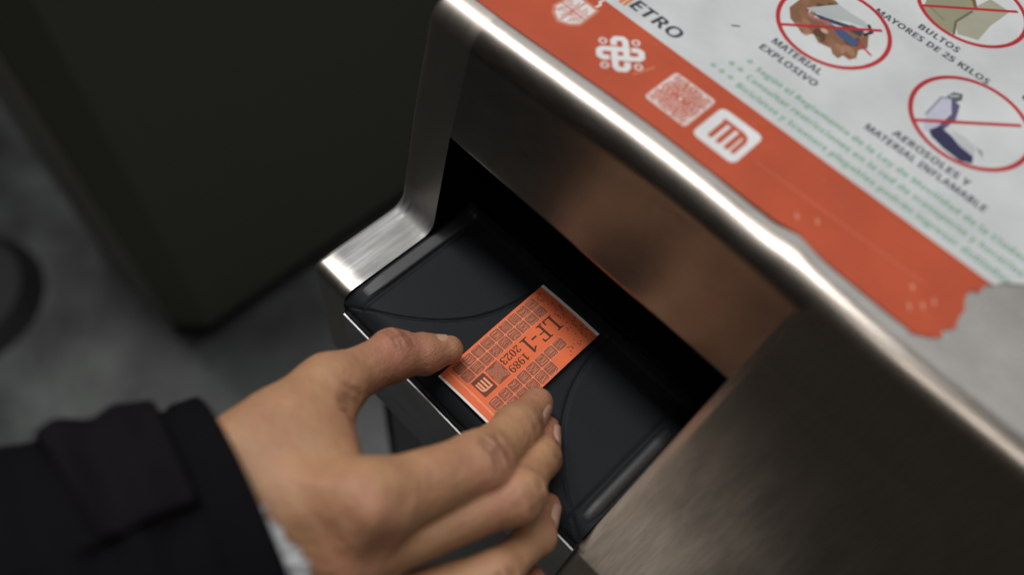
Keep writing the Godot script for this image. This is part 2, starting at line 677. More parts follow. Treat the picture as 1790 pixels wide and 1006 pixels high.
func build_tray(t: Node3D, lift: Vector3) -> void:
	var rows := []
	var x := TRAY_LEFT + 0.15
	while x < TRAY_RIGHT - 0.2:
		var row := []
		for k in 113:
			var z := -16.0 + k * 0.6
			row.append(v3(x, tray_y(x, z), z))
		var last := tray_y(x, 51.2)
		for q in [[51.5, last - 0.6], [51.6, last - 2.0], [51.6, -9.0], [51.6, -14.0], [50.0, -20.0]]:
			row.append(v3(x, minf(q[1], last - 0.3), q[0]))
		rows.append(row)
		x += 0.6
	var o := part("card_tray", sheet(rows, true), mats.plastic, t)
	o.position = lift
	# raised trim along both ends
	for q in [[TRAY_LEFT + 3.9, 3.4, -16.0, 45.0, 0.9, 6.0], [TRAY_RIGHT - 4.2, 3.0, -4.0, 46.0, 1.9, 2.0]]:
		var strip := []
		for a in 41:
			var u := a / 40.0
			var taper := pow(clampf(minf(u, 1.0 - u) * 6.0, 0.0, 1.0), 0.5)
			var line := []
			for b in 15:
				var across := b / 7.0 - 1.0
				var z := lerpf(q[2], q[3], u)
				line.append(v3(q[0] + across * q[1] * (0.5 + 0.5 * taper), tray_y(q[0], z) - 0.5 + (q[4] + 0.5) * taper * pow(1.0 - pow(absf(across), q[5]), 0.6), z))
			strip.append(line)
		var tr := part("end_trim", sheet(strip), mats.trim, t)
		tr.position = lift
	# walls of the opening behind the face
	var st := SurfaceTool.new()
	st.begin(Mesh.PRIMITIVE_TRIANGLES)
	soft_box(st, Vector3((TRAY_LEFT + TRAY_RIGHT) / 2, 30.5, -18.6), Vector3(TRAY_RIGHT - TRAY_LEFT + 6, 51, 3), 0.4)
	soft_box(st, Vector3((TRAY_LEFT + TRAY_RIGHT) / 2, 54.2, -13), Vector3(TRAY_RIGHT - TRAY_LEFT, 3, 14), 0.3)
	st.generate_normals()
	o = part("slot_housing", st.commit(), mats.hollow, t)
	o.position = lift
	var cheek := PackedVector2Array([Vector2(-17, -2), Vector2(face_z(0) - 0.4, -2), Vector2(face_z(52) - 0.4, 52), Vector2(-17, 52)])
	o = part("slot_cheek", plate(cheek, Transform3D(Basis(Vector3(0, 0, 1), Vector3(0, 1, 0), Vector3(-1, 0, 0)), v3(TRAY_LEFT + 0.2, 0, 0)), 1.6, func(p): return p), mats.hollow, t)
	o.position = lift
	st = SurfaceTool.new()
	st.begin(Mesh.PRIMITIVE_TRIANGLES)
	soft_box(st, Vector3(-24, 5.4, -16.6), Vector3(46, 2.2, 2.2), 0.6)
	soft_box(st, Vector3(-24, -0.9, -16.6), Vector3(46, 1.4, 2.2), 0.4)
	soft_box(st, Vector3(-45.9, 2.2, -16.6), Vector3(2.2, 4.3, 2.2), 0.4)
	soft_box(st, Vector3(-2.1, 2.2, -16.6), Vector3(2.2, 4.3, 2.2), 0.4)
	st.generate_normals()
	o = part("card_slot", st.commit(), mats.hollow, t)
	o.position = lift
	# the steel lip along the front of the tray
	o = part("front_lip", box_mesh(Vector3((TRAY_LEFT + TRAY_RIGHT) / 2, -41.6, 52.3), Vector3(TRAY_RIGHT - TRAY_LEFT - 0.2, 59, 1.1), 0.25), mats.lip_steel, t)
	o.position = lift

# ------------------------------------------------------------------ the notice on top
func notice_print() -> ImageTexture:
	var ox := -106.0         # left edge of the print, mm
	var oy := 10.0           # front edge (distance v back from the bend)
	var c := Canvas.new(218, 168, 8.0, lin(0.53, 0.55, 0.56))
	var red := lin(0.44, 0.075, 0.032)
	var white := lin(0.66, 0.67, 0.68)
	var dark := lin(0.035, 0.04, 0.05)
	var crimson := lin(0.40, 0.025, 0.03)
	var green := lin(0.15, 0.31, 0.22)
	var P := func(x: float, v: float) -> Vector2: return Vector2(x - ox, v - oy)
	c.rect(0, 0, 218, 35.1, red)
	# shield
	var sh := []
	for q in [[-80.5, 40.5], [-69.5, 40.0], [-68.8, 30.0], [-71.0, 27.2], [-75.0, 25.2], [-79.0, 27.2], [-81.2, 30.0]]:
		sh.append(P.call(q[0], q[1]))
	c.poly(sh, white, 0.35)
	sh = []
	for q in [[-79.6, 39.4], [-70.4, 39.0], [-69.8, 30.4], [-71.8, 28.0], [-75.0, 26.4], [-78.2, 28.0], [-80.2, 30.4]]:
		sh.append(P.call(q[0], q[1]))
	c.poly(sh, white, 0.9)
	for k in 9:
		c.line([P.call(-79.2 + k * 1.05, 28.6 + (k % 3)), P.call(-78.6 + k * 1.0, 32.0 + (k % 2) * 1.5)], 0.35, red)
		c.line([P.call(-79.0 + k * 1.02, 34.0), P.call(-79.4 + k * 1.1, 37.5 - (k % 3))], 0.35, red)
	c.line([P.call(-80, 33.2), P.call(-70.2, 33.0)], 0.5, red)
	c.line([P.call(-75, 39), P.call(-75, 27)], 0.5, red)
	c.line([P.call(-71.5, 40.6), P.call(-71.3, 42.4), P.call(-72.4, 43.2), P.call(-72.2, 44.6)], 0.8, white)
	# interlaced cross emblem with four small rings
	var kx := -52.3
	var ky := 30.7
	var loops := [[Vector2(-1.9, 1.6), Vector2(-1.9, 5.6), Vector2(-1.1, 6.7), Vector2(1.1, 6.7), Vector2(1.9, 5.6), Vector2(1.9, 1.6)]]
	for q in 4:
		var a := []
		for p in loops[0]:
			a.append(P.call(kx, ky) + (p as Vector2).rotated(q * PI / 2 - PI / 4))
		c.line(a, 2.1, white)
	for q in 2:
		var sgn := 1.0 - 2.0 * q
		c.line([P.call(kx, ky) + Vector2(-3.4, 1.9 * sgn).rotated(-PI / 4), P.call(kx, ky) + Vector2(3.4, 1.9 * sgn).rotated(-PI / 4)], 2.1, white)
		c.line([P.call(kx, ky) + Vector2(1.9 * sgn, -3.4).rotated(-PI / 4), P.call(kx, ky) + Vector2(1.9 * sgn, 3.4).rotated(-PI / 4)], 2.1, white)
	for q in 4:
		var v := Vector2(3.35, 0.75).rotated(q * PI / 2 - PI / 4)
		c.line([P.call(kx, ky) + v, P.call(kx, ky) + v + Vector2(0, 2.4).rotated(q * PI / 2 - PI / 4)], 0.5, red)
		var m: Vector2 = P.call(kx, ky) + Vector2(5.3, 5.3).rotated(q * PI / 2 - PI / 4)
		c.ring(m.x, m.y, 1.4, 0.6, white)
	# woven square
	var sx := -35.8
	var sy := 22.8
	c.poly(Canvas.rounded(sx - ox, sy - oy, sx + 16 - ox, sy + 15.8 - oy, 1.4), white, 0.88)
	for k in range(1, 9):
		var d := k * 1.8
		for q in 4:
			var a := Vector2(d, 0.0).rotated(q * PI / 2)
			var b := Vector2(0.0, d).rotated(q * PI / 2)
			var n := 9
			var pts := []
			for i in n + 1:
				var r := a.lerp(b, float(i) / n) + Vector2(0.35, 0.35).rotated(q * PI / 2) * (1.0 if i % 2 == 0 else -1.0) * (1.0 if k > 2 else 0.3)
				if absf(r.x) < 7.5 and absf(r.y) < 7.4:
					pts.append(P.call(sx + 8 + r.x, sy + 7.9 + r.y))
			if pts.size() > 1:
				c.line(pts, 0.62, red)
	for k in 4:
		c.line([P.call(sx + 5.3 + k * 1.6, sy + 6.6), P.call(sx + 5.9 + k * 1.6, sy + 9.3)], 0.55, red)
	# rounded white square with the three-stroke m
	var mx := -17.2
	c.rect(mx - ox, 22.7 - oy, mx + 15.8 - ox, 38.4 - oy, white, 2.2)
	metro_m(c, P.call(mx + 7.9, 30.5), 10.0, red)
	# heading
	var bold := font_of("Droid Sans", 700)
	var plain := font_of("Droid Sans")
	metro_m(c, P.call(-70.0, 51.6), 7.2, lin(0.62, 0.17, 0.04))
	c.text("ETRO", bold, 5.2, P.call(-65.2, 49.3), dark, false, 1.18, 0.12)
	# three rows of small green notes
	var mark := [[-24.5, 1], [-27.8, 2], [-31.2, 3]]
	var note := ["Según el Reglamento de la Ley de Movilidad de la Ciudad", "Consultar restricciones en la red de transporte y horarios", "Bicicletas y Scooters plegables podrán ingresar dobladas"]
	for k in 3:
		var v := 59.0 - k * 5.3
		for s in mark[k][1]:
			c.text("*", plain, 3.6, P.call(mark[k][0] + s * 3.4, v - 0.8), green)
		c.text(note[k], bold, 2.4, P.call(-20.0, v), green, false, 1.05)
	# prohibition signs
	var captions := [[-14.7, 73.7, "MATERIAL", 19.0], [-14.3, 68.2, "EXPLOSIVO", 22.0], [12.2, 120.0, "BULTOS", 15.4], [12.2, 114.6, "MAYORES DE 25 KILOS", 43.5], [37.2, 70.6, "AEROSOLES Y", 26.5], [37.6, 65.8, "MATERIAL INFLAMABLE", 41.5]]
	for q in captions:
		c.text(q[2], bold, 2.9, P.call(q[0], q[1]), dark, true, -q[3])
	c.text("C", bold, 3.1, P.call(44.5, 118.2), dark, false, 1.08)
	for q in [[-14.6, 96.8], [12.2, 145.0], [38.2, 95.2], [66.0, 143.0]]:
		var m: Vector2 = P.call(q[0], q[1])
		c.poly(Canvas.oval(m.x, m.y, 19.2, 19.2), lin(0.56, 0.58, 0.59))
	# the pictures in the signs: a fist round a device, two tan bundles, a spray can over a toppled bottle
	var shape := {
		"can_body": [[29.7, 80.0], [26.9, 86.9], [26.6, 97.2], [29.3, 99.1], [31.6, 97.8], [31.9, 87.7], [32.3, 81.8]],
		"can_dark": [[29.3, 99.1], [32.5, 98.9], [34.6, 92.2], [34.1, 85.2], [32.1, 84.1], [32.4, 93.5]],
		"cap": [[27.5, 99.0], [28.2, 102.6], [30.7, 104.2], [31.8, 101.5], [30.9, 99.0]],
		"low_dark": [[31.0, 81.5], [32.4, 85.7], [37.1, 85.0], [41.0, 83.3], [45.8, 82.8], [47.0, 80.0], [43.8, 78.0], [37.9, 78.4], [32.8, 79.8]],
		"low_light": [[35.7, 87.0], [39.8, 88.1], [44.7, 87.0], [45.8, 82.8], [41.0, 83.3]],
		"trigger": [[44.7, 87.0], [46.8, 87.0], [48.2, 84.4]],
		"hand": [[-26.5, 88.2], [-29.9, 92.5], [-29.9, 99.9], [-26.7, 105.4], [-21.8, 108.4], [-19.2, 107.6], [-25.3, 98.3], [-24.0, 95.1], [-15.6, 96.3], [-7.6, 103.1], [-4.4, 102.6], [-1.4, 97.2], [-2.9, 93.8], [-1.4, 90.2], [-2.5, 87.5], [-5.0, 87.6], [-5.3, 85.1], [-7.4, 85.4], [-9.6, 87.2], [-13.8, 86.1], [-17.0, 88.2], [-19.8, 85.3], [-23.1, 87.0]],
		"box": [[-26.1, 97.0], [-19.7, 107.7], [-14.4, 107.3], [-8.7, 107.7], [-6.5, 105.3], [-12.5, 103.0], [-18.7, 98.4]],
		"under": [[-24.0, 96.4], [-17.5, 99.1], [-11.0, 102.0], [-6.9, 104.0], [-5.9, 99.9], [-12.6, 99.3], [-18.8, 96.2]],
		"blue": [[-16.9, 97.0], [-11.7, 98.0], [-4.7, 97.3], [-4.9, 94.1], [-10.9, 94.2]],
		"wire": [[-4.6, 97.0], [1.5, 95.1]],
		"tanL": [[1.0, 129.7], [-0.8, 135.7], [4.0, 145.1], [10.4, 149.9], [13.1, 143.3], [11.9, 133.7], [14.5, 127.5], [10.6, 125.8], [5.1, 126.8]],
		"tanR": [[12.6, 145.9], [14.4, 154.8], [22.3, 154.4], [21.1, 141.9], [21.7, 131.7], [15.5, 128.4], [11.8, 133.5]],
	}
	var draw := func(called: String, ink: Color, strength := 1.0) -> void:
		var pts := []
		for q in shape[called]:
			pts.append(P.call(q[0], q[1]))
		c.poly(pts, ink, strength)
	var ir := RandomNumberGenerator.new()
	ir.seed = 19
	draw.call("hand", lin(0.21, 0.105, 0.06))
	for k in 22:
		var a: Array = shape["hand"][(k * 5) % shape["hand"].size()]
		var p: Vector2 = P.call(a[0], a[1]).lerp(P.call(-15.5, 95.5), ir.randf_range(0.12, 0.4))
		c.poly(Canvas.oval(p.x, p.y, ir.randf_range(1.6, 2.8), ir.randf_range(0.9, 1.5), ir.randf_range(-1.6, 0.2)), [lin(0.34, 0.18, 0.11), lin(0.09, 0.04, 0.025), lin(0.26, 0.13, 0.075)][k % 3], 0.8)
	draw.call("under", lin(0.045, 0.05, 0.07))
	draw.call("box", lin(0.40, 0.43, 0.44))
	draw.call("blue", lin(0.05, 0.085, 0.19))
	c.line([P.call(-7.0, 107.0), P.call(-4.6, 105.0), P.call(-5.4, 102.0)], 1.2, lin(0.03, 0.02, 0.02))
	c.line([P.call(-22, 94.5), P.call(-17, 97.0)], 1.2, lin(0.42, 0.12, 0.14))
	c.poly(Canvas.oval(P.call(-15.6, 92.5).x, P.call(-15.6, 92.5).y, 1.4, 1.0), lin(0.5, 0.36, 0.28))
	c.line([P.call(-4.6, 97.0), P.call(1.0, 95.2)], 0.8, crimson)
	draw.call("tanL", lin(0.27, 0.26, 0.18))
	draw.call("tanR", lin(0.33, 0.32, 0.25))
	c.line([P.call(13.1, 143.3), P.call(11.9, 133.7), P.call(14.5, 127.5)], 0.9, lin(0.13, 0.12, 0.08))
	c.line([P.call(6.0, 147.0), P.call(10.5, 149.5), P.call(13.0, 146.0)], 1.4, lin(0.16, 0.10, 0.05))
	c.line([P.call(2.5, 133.0), P.call(8.5, 131.0)], 0.7, lin(0.19, 0.18, 0.12))
	draw.call("can_body", lin(0.47, 0.47, 0.57))
	draw.call("can_dark", lin(0.10, 0.08, 0.17))
	c.line([P.call(26.9, 86.9), P.call(26.6, 97.2), P.call(29.0, 99.4)], 0.6, lin(0.2, 0.2, 0.28))
	draw.call("cap", lin(0.10, 0.11, 0.12))
	c.line([P.call(28.4, 100.2), P.call(30.0, 102.2)], 0.9, lin(0.4, 0.42, 0.43))
	draw.call("low_light", lin(0.46, 0.47, 0.50))
	draw.call("low_dark", lin(0.035, 0.035, 0.085))
	draw.call("trigger", lin(0.22, 0.22, 0.24))
	for q in [[-14.6, 96.8], [12.2, 145.0], [38.2, 95.2], [66.0, 143.0]]:
		var m: Vector2 = P.call(q[0], q[1])
		c.ring(m.x, m.y, 19.7, 1.5, crimson)
		c.line([m + Vector2(-12.6, -13.8), m + Vector2(11.6, 11.4)], 1.3, crimson)
	# wear: a scuff, scratches in the red band, grime near the torn end
	c.line([P.call(-37.2, 69.6), P.call(-35.4, 71.2)], 0.6, dark)
	var rng := RandomNumberGenerator.new()
	rng.seed = 5
	c.line([P.call(-44, 27.0), P.call(-41.5, 34.8)], 0.3, lin(0.6, 0.33, 0.2))
	c.line([P.call(2, 29.0), P.call(58, 30.5)], 0.25, lin(0.55, 0.17, 0.11))
	for k in 26:
		var q := Vector2(rng.randf_range(-100, 68), rng.randf_range(16, 44))
		var d := Vector2(rng.randf_range(-3, 3), rng.randf_range(-1.5, 1.5))
		c.add([[P.call(q.x, q.y), P.call(q.x + d.x, q.y + d.y), P.call(q.x + d.x + 0.15, q.y + d.y + 0.2)]])
		c.ink(lin(0.6, 0.3, 0.2), rng.randf_range(0.2, 0.7))
	for q in [[57, 27], [62, 24], [63.5, 27.5], [59.5, 21], [22, 22], [27, 25]]:
		c.poly(Canvas.oval(q[0] - ox, q[1] - oy, 0.5, 1.3, 0.7), lin(0.55, 0.26, 0.17), 0.8)
	var mottle := FastNoiseLite.new()
	mottle.frequency = 0.004
	mottle.fractal_octaves = 4
	return ImageTexture.create_from_image(c.image(0.03, mottle))

# the letter m of three uprights joined by a rounded shoulder
func metro_m(c: Canvas, at: Vector2, size: float, col: Color) -> void:
	var k := size / 10.0
	for i in 3:
		var x := -3.4 + i * 3.0
		c.line([at + Vector2(x, -4.0) * k, at + Vector2(x, 2.6) * k], 1.7 * k, col)
	c.line([at + Vector2(-3.9, 4.0) * k, at + Vector2(2.6, 4.0) * k, at + Vector2(4.2, 3.3) * k, at + Vector2(4.9, 1.8) * k, at + Vector2(4.9, -4.0) * k], 1.5 * k, col)

func build_notice() -> void:
	var ox := -106.0
	var oy := 10.0
	var poly := PackedVector2Array()
	for k in 24: # front edge
		var x := lerpf(-105.0, 62.0, k / 23.0)
		var v := 12.2 + 3.6 * smoothstep(-100.0, -20.0, x) - 1.0 * smoothstep(20.0, 62.0, x) + 1.6 * exp(-pow((x - 26.0) / 5.0, 2.0))
		poly.append(Vector2(x, v))
	var torn := [poly[-1]]
	for q in [[64.5, 14.7], [67.0, 16.2], [70.0, 18.8], [69.6, 21.5], [71.6, 25.0], [70.4, 28.2], [70.9, 31.5], [69.2, 34.2], [68.4, 37.5], [70.2, 40.0], [71.0, 43.6], [74.0, 48.0], [78.0, 52.0], [84, 57], [90, 70], [97, 84], [104, 100], [108, 130], [110, 176]]:
		torn.append(Vector2(q[0], q[1]))
	var rag := RandomNumberGenerator.new()
	rag.seed = 31
	for k in range(1, torn.size()):
		var n := maxi(1, int(torn[k - 1].distance_to(torn[k]) / 0.8))
		for q in range(1, n + 1):
			poly.append(torn[k - 1].lerp(torn[k], float(q) / n) + Vector2(rag.randf_range(-0.45, 0.45), rag.randf_range(-0.35, 0.35)))
	poly.append(Vector2(-105, 176))
	var m := StandardMaterial3D.new()
	m.albedo_texture = notice_print()
	m.roughness = 0.42
	m.metallic_specular = 0.32
	m.texture_repeat = false
	m.heightmap_enabled = true
	m.heightmap_texture = noise_texture(0.01, 3, 0.0, 1.0, 91)
	m.heightmap_scale = 0.02
	var zero := -9.7
	var o := MeshInstance3D.new()
	o.name = "notice_sticker"
	# polygon x -> world x, polygon y (v) -> world -z, thickness -> up
	o.mesh = plate(poly, Transform3D(Basis(Vector3(1, 0, 0), Vector3(0, 0, -1), Vector3(0, 1, 0)), v3(0, 0.05, zero)), 0.32, func(p: Vector2): return Vector2((p.x - ox) / 218.0, 1.0 - (p.y - oy) / 168.0))
	o.material_override = m
	o.position = v3(0, TOP, 0)
	add_child(o)
	tag(o, "white notice sticker with red stripe and prohibition signs on the turnstile top", "sticker")

# ------------------------------------------------------------------ the ticket
func ticket_print() -> ImageTexture:
	var c := Canvas.new(57, 30, 18.0, lin(0.80, 0.175, 0.075))
	var brown := lin(0.27, 0.085, 0.055)
	var deep := lin(0.10, 0.045, 0.03)
	var pale := lin(0.86, 0.36, 0.22)
	var white := lin(0.80, 0.78, 0.77)
	c.rect(0, 0, 1.3, 30, white)
	c.rect(56.1, 0, 57, 30, white)
	var rng := RandomNumberGenerator.new()
	rng.seed = 12
	# little rounded pictogram tiles in two pairs of rows
	for row in 4:
		var v0 := [0.9, 5.5, 20.2, 24.8][row] as float
		for k in 9:
			var x0 := 7.6 + k * 4.9
			if row >= 2 and k < 1:
				continue
			if row == 3 and k < 3:
				continue
			tile(c, x0, v0, 4.78, 4.5, brown, pale, rng)
	# dissolving dots at the far corner
	for k in 330:
		var x := rng.randf_range(1.6, 15.0)
		var y := rng.randf_range(0.5, 29.5)
		if y < 16.0 and x > 6.8:
			continue
		if rng.randf() < (x - 1.6) / 15.0 or (x > 9.0 and y < 24.5):
			continue
		var s := rng.randf_range(0.28, 0.62)
		c.rect(x, y, x + s, y + s, brown)
	var serif := font_of("Droid Serif")
	var serif_bold := font_of("Droid Serif", 700)
	c.text("LF-1", serif, 6.9, Vector2(8.2, 11.3), deep, false, 0.92)
	c.text("LF-1", serif, 6.9, Vector2(8.38, 11.34), deep, false, 0.92)
	c.text("1989", serif_bold, 3.1, Vector2(27.2, 15.7), deep, false, 1.0)
	c.text("2023", serif_bold, 3.1, Vector2(27.2, 11.2), deep, false, 1.0)
	# woven square and the m square
	c.rect(37.0, 10.6, 43.4, 18.3, brown, 0.4)
	for q in 4:
		for k in 5:
			var d := 0.7 + k * 0.75
			c.line([Vector2(40.3, 14.45) + Vector2(-d, d).rotated(q * PI / 2), Vector2(40.3, 14.45) + Vector2(0, d * 0.6).rotated(q * PI / 2), Vector2(40.3, 14.45) + Vector2(d, d).rotated(q * PI / 2)], 0.11, pale)
	c.rect(44.2, 10.6, 50.6, 18.3, brown.lerp(deep, 0.5), 0.4)
	metro_m(c, Vector2(47.2, 14.45), 4.8, pale)
	# faint row of tiny lettering along the near edge
	for k in 46:
		c.rect(52.6, 1.4 + k * 0.6, 53.2 + rng.randf() * 0.5, 1.8 + k * 0.6, pale)
	return ImageTexture.create_from_image(c.image(0.05))

func tile(c: Canvas, x0: float, y0: float, w: float, h: float, ink: Color, gap: Color, rng: RandomNumberGenerator) -> void:
	c.poly(Canvas.rounded(x0 - 0.08, y0 - 0.08, x0 + w + 0.08, y0 + h + 0.08, 0.5), gap, 0.6)
	c.poly(Canvas.rounded(x0 + 0.1, y0 + 0.1, x0 + w - 0.1, y0 + h - 0.1, 0.7), ink, 0.85)
	var n := rng.randi_range(4, 6)
	for k in n:
		var y := y0 + 0.6 + (h - 1.0) * k / (n - 0.5)
		var a := rng.randf_range(0.5, 1.3)
		c.line([Vector2(x0 + a, y), Vector2(x0 + w * 0.5, y + rng.randf_range(-0.5, 0.8)), Vector2(x0 + w - a, y + rng.randf_range(-0.3, 0.5))], 0.13, gap)

func build_ticket() -> void:
	var m := StandardMaterial3D.new()
	m.albedo_texture = ticket_print()
	m.roughness = 0.6
	m.metallic_specular = 0.2
	m.texture_repeat = false
	var rows := []
	var uvs := []
	var thick := 0.28
	for i in 13:
		var u := 30.0 * i / 12.0
		var row := []
		var uv := []
		for j in 25:
			var v := 57.0 * j / 24.0
			row.append(v3(u, bow(u, v), v))
			uv.append(Vector2(v / 57.0, 1.0 - u / 30.0))
		# far and near ends wrap under
		rows.append(row)
		uvs.append(uv)
	var st := SurfaceTool.new()
	st.begin(Mesh.PRIMITIVE_TRIANGLES)
	st.set_smooth_group(-1)
	var quad := func(a: Vector3, b: Vector3, cc: Vector3, d: Vector3, ua: Vector2, ub: Vector2, uc: Vector2, ud: Vector2) -> void:
		for q in [[a, ua], [b, ub], [cc, uc], [a, ua], [cc, uc], [d, ud]]:
			st.set_uv(q[1])
			st.add_vertex(q[0])
	var down := v3(0, -thick, 0)
	var w := Vector2(0.002, 0.5)
	for i in 12:
		for j in 24:
			quad.call(rows[i][j], rows[i + 1][j], rows[i + 1][j + 1], rows[i][j + 1], uvs[i][j], uvs[i + 1][j], uvs[i + 1][j + 1], uvs[i][j + 1])
			quad.call(rows[i][j] + down, rows[i][j + 1] + down, rows[i + 1][j + 1] + down, rows[i + 1][j] + down, w, w, w, w)
		quad.call(rows[i][0] + down, rows[i + 1][0] + down, rows[i + 1][0], rows[i][0], w, w, w, w)
		quad.call(rows[i + 1][24] + down, rows[i][24] + down, rows[i][24], rows[i + 1][24], w, w, w, w)
	for j in 24:
		quad.call(rows[0][j + 1] + down, rows[0][j] + down, rows[0][j], rows[0][j + 1], w, w, w, w)
		quad.call(rows[12][j] + down, rows[12][j + 1] + down, rows[12][j + 1], rows[12][j], w, w, w, w)
	st.generate_normals()
	var o := MeshInstance3D.new()
	o.name = "paper_ticket"
	o.mesh = st.commit()
	o.material_override = m
	add_child(o)
	o.position = v3(-40.3, 0.9, -10.55)
	o.rotation = Vector3(0.029, 0.018, 0)
	tag(o, "orange printed paper ticket held at the turnstile's card slot", "ticket")

func bow(u: float, v: float) -> float:
	return 1.1 * sin(v / 57.0 * PI) + 0.55 * sin(u / 30.0 * PI) + 1.5 * pow(v / 57.0, 4.0) * (0.6 + u / 60.0)

# ------------------------------------------------------------------ the person: a hand built as one field of tapered limbs
const JOINTS := {
	"wrist": Vector3(-31, 44, 156), "palm": Vector3(-27, 33, 128),
	"t0": Vector3(-45, 42, 114), "t1": Vector3(-50.6, 30, 83.2), "t2": Vector3(-50.6, 16.6, 57.4), "t3": Vector3(-45.3, 12, 47.6), "t4": Vector3(-41.6, 9.4, 39.4),
	"i1": Vector3(-8.1, 52, 101.5), "i2": Vector3(1.7, 34.8, 67.2), "i3": Vector3(-2.0, 17.6, 44.5), "i4": Vector3(-5.3, 8.6, 30.2),
	"m1": Vector3(-2.4, 40, 111.6), "m2": Vector3(15.6, 30, 64.1), "m3": Vector3(9.9, 13, 44.6), "m4": Vector3(2.9, 4.5, 33.4),
	"r1": Vector3(2.4, 22, 124.4), "r2": Vector3(27.4, 24, 85), "r3": Vector3(26.3, 7, 62.8), "r4": Vector3(21.6, -1.0, 51.2),
	"p1": Vector3(6, 2, 137), "p2": Vector3(35.5, 14, 99.4), "p3": Vector3(36.5, 0, 79.5), "p4": Vector3(35.1, -7, 70.6),
}
const CELL := 0.85

# [from, to, radius at from, radius at to, group]; group 0 is the palm, 1 to 5 the fingers
func limbs() -> Array:
	var b := []
	var j := JOINTS
	b.append([j.wrist, j.palm, 20.0, 17.0, 0])
	b.append([j.wrist + Vector3(-9, 4, 0), j.t0 + Vector3(4, 0, 6), 20.0, 13.5, 0])
	b.append([j.palm + Vector3(-6, 6, -4), j.i1 + Vector3(-1, -2, 2), 18.0, 10.0, 0])
	b.append([j.palm + Vector3(2, 4, 0), j.m1 + Vector3(-1, -2, 2), 17.0, 9.0, 0])
	b.append([j.palm + Vector3(4, 0, 4), j.r1, 17.0, 10.0, 0])
	b.append([j.palm + Vector3(4, -6, 8), j.p1, 15.0, 9.0, 0])
	b.append([j.t0, j.t1, 13.0, 9.8, 0])
	b.append([Vector3(-49, 30, 88), Vector3(-27, 42, 100), 8.5, 9.0, 0])     # web between thumb and index
	b.append([Vector3(-44, 38, 104), Vector3(-18, 46, 110), 12.0, 11.0, 0])
	b.append([j.t1, j.t2, 9.8, 8.7, 1])
	b.append([j.t2, j.t3, 8.8, 7.0, 1])
	b.append([j.t3, j.t4, 7.0, 5.4, 1])
	b.append([j.i1, j.i2, 11.8, 10.2, 2])
	b.append([j.i2, j.i3, 10.0, 7.9, 2])
	b.append([j.i3, j.i4, 7.8, 6.0, 2])
	b.append([j.m1, j.m2, 9.6, 7.9, 3])
	b.append([j.m2, j.m3, 7.9, 6.5, 3])
	b.append([j.m3, j.m4, 6.8, 5.2, 3])
	b.append([j.r1, j.r2, 9.0, 7.5, 4])
	b.append([j.r2, j.r3, 7.5, 6.2, 4])
	b.append([j.r3, j.r4, 6.4, 5.0, 4])
	b.append([j.p1, j.p2, 8.4, 7.0, 5])
	b.append([j.p2, j.p3, 7.0, 5.6, 5])
	b.append([j.p3, j.p4, 5.6, 4.6, 5])
	# knuckle heads
	b.append([j.i1 + Vector3(0, 2, 1), j.i1 + Vector3(1, 2, -2), 9.6, 9.0, 0])
	b.append([j.m1 + Vector3(0, 3, 1), j.m1 + Vector3(1, 3, -2), 9.6, 9.0, 0])
	b.append([j.i2 + Vector3(1.2, 1.4, 0), j.i2 + Vector3(1.0, 1.0, -2), 8.6, 8.2, 2])
	b.append([j.m2 + Vector3(1.2, 0.8, 0), j.m2 + Vector3(1.0, 0.6, -2), 7.7, 7.4, 3])
	return b

var la := PackedVector3Array()
var lb := PackedVector3Array()
var ld := PackedVector3Array()
var lil := PackedFloat32Array()
var lra := PackedFloat32Array()
var lrb := PackedFloat32Array()
var lg := PackedInt32Array()

func gather_limbs() -> void:
	for q in limbs():
		var d: Vector3 = q[1] - q[0]
		la.append(q[0])
		lb.append(q[1])
		ld.append(d)
		lil.append(1.0 / maxf(d.length_squared(), 1e-6))
		lra.append(q[2])
		lrb.append(q[3])
		lg.append(q[4])

func smin(a: float, b: float, k: float) -> float:
	var h := maxf(k - absf(a - b), 0.0) / k
	return minf(a, b) - h * h * k * 0.25

func field(p: Vector3, use: PackedInt32Array) -> float:
	var g0 := 1e3
	var gf := 1e3
	var cur := 1e3
	var cg := -1
	for i in use:
		var e := p - la[i]
		var t := clampf(e.dot(ld[i]) * lil[i], 0.0, 1.0)
		var d := (e - ld[i] * t).length() - lra[i] - (lrb[i] - lra[i]) * t
		var g := lg[i]
		if g > 0:
			d += 2.6 * t * (1.0 - t)
		if g == 0:
			g0 = smin(g0, d, 9.0)
		else:
			if g != cg:
				gf = smin(gf, cur, 1.0) if cg >= 0 else gf
				cur = d
				cg = g
			else:
				cur = smin(cur, d, 4.0)
	if cg >= 0:
		gf = smin(gf, cur, 1.0)
	return smin(g0, gf, 5.5)

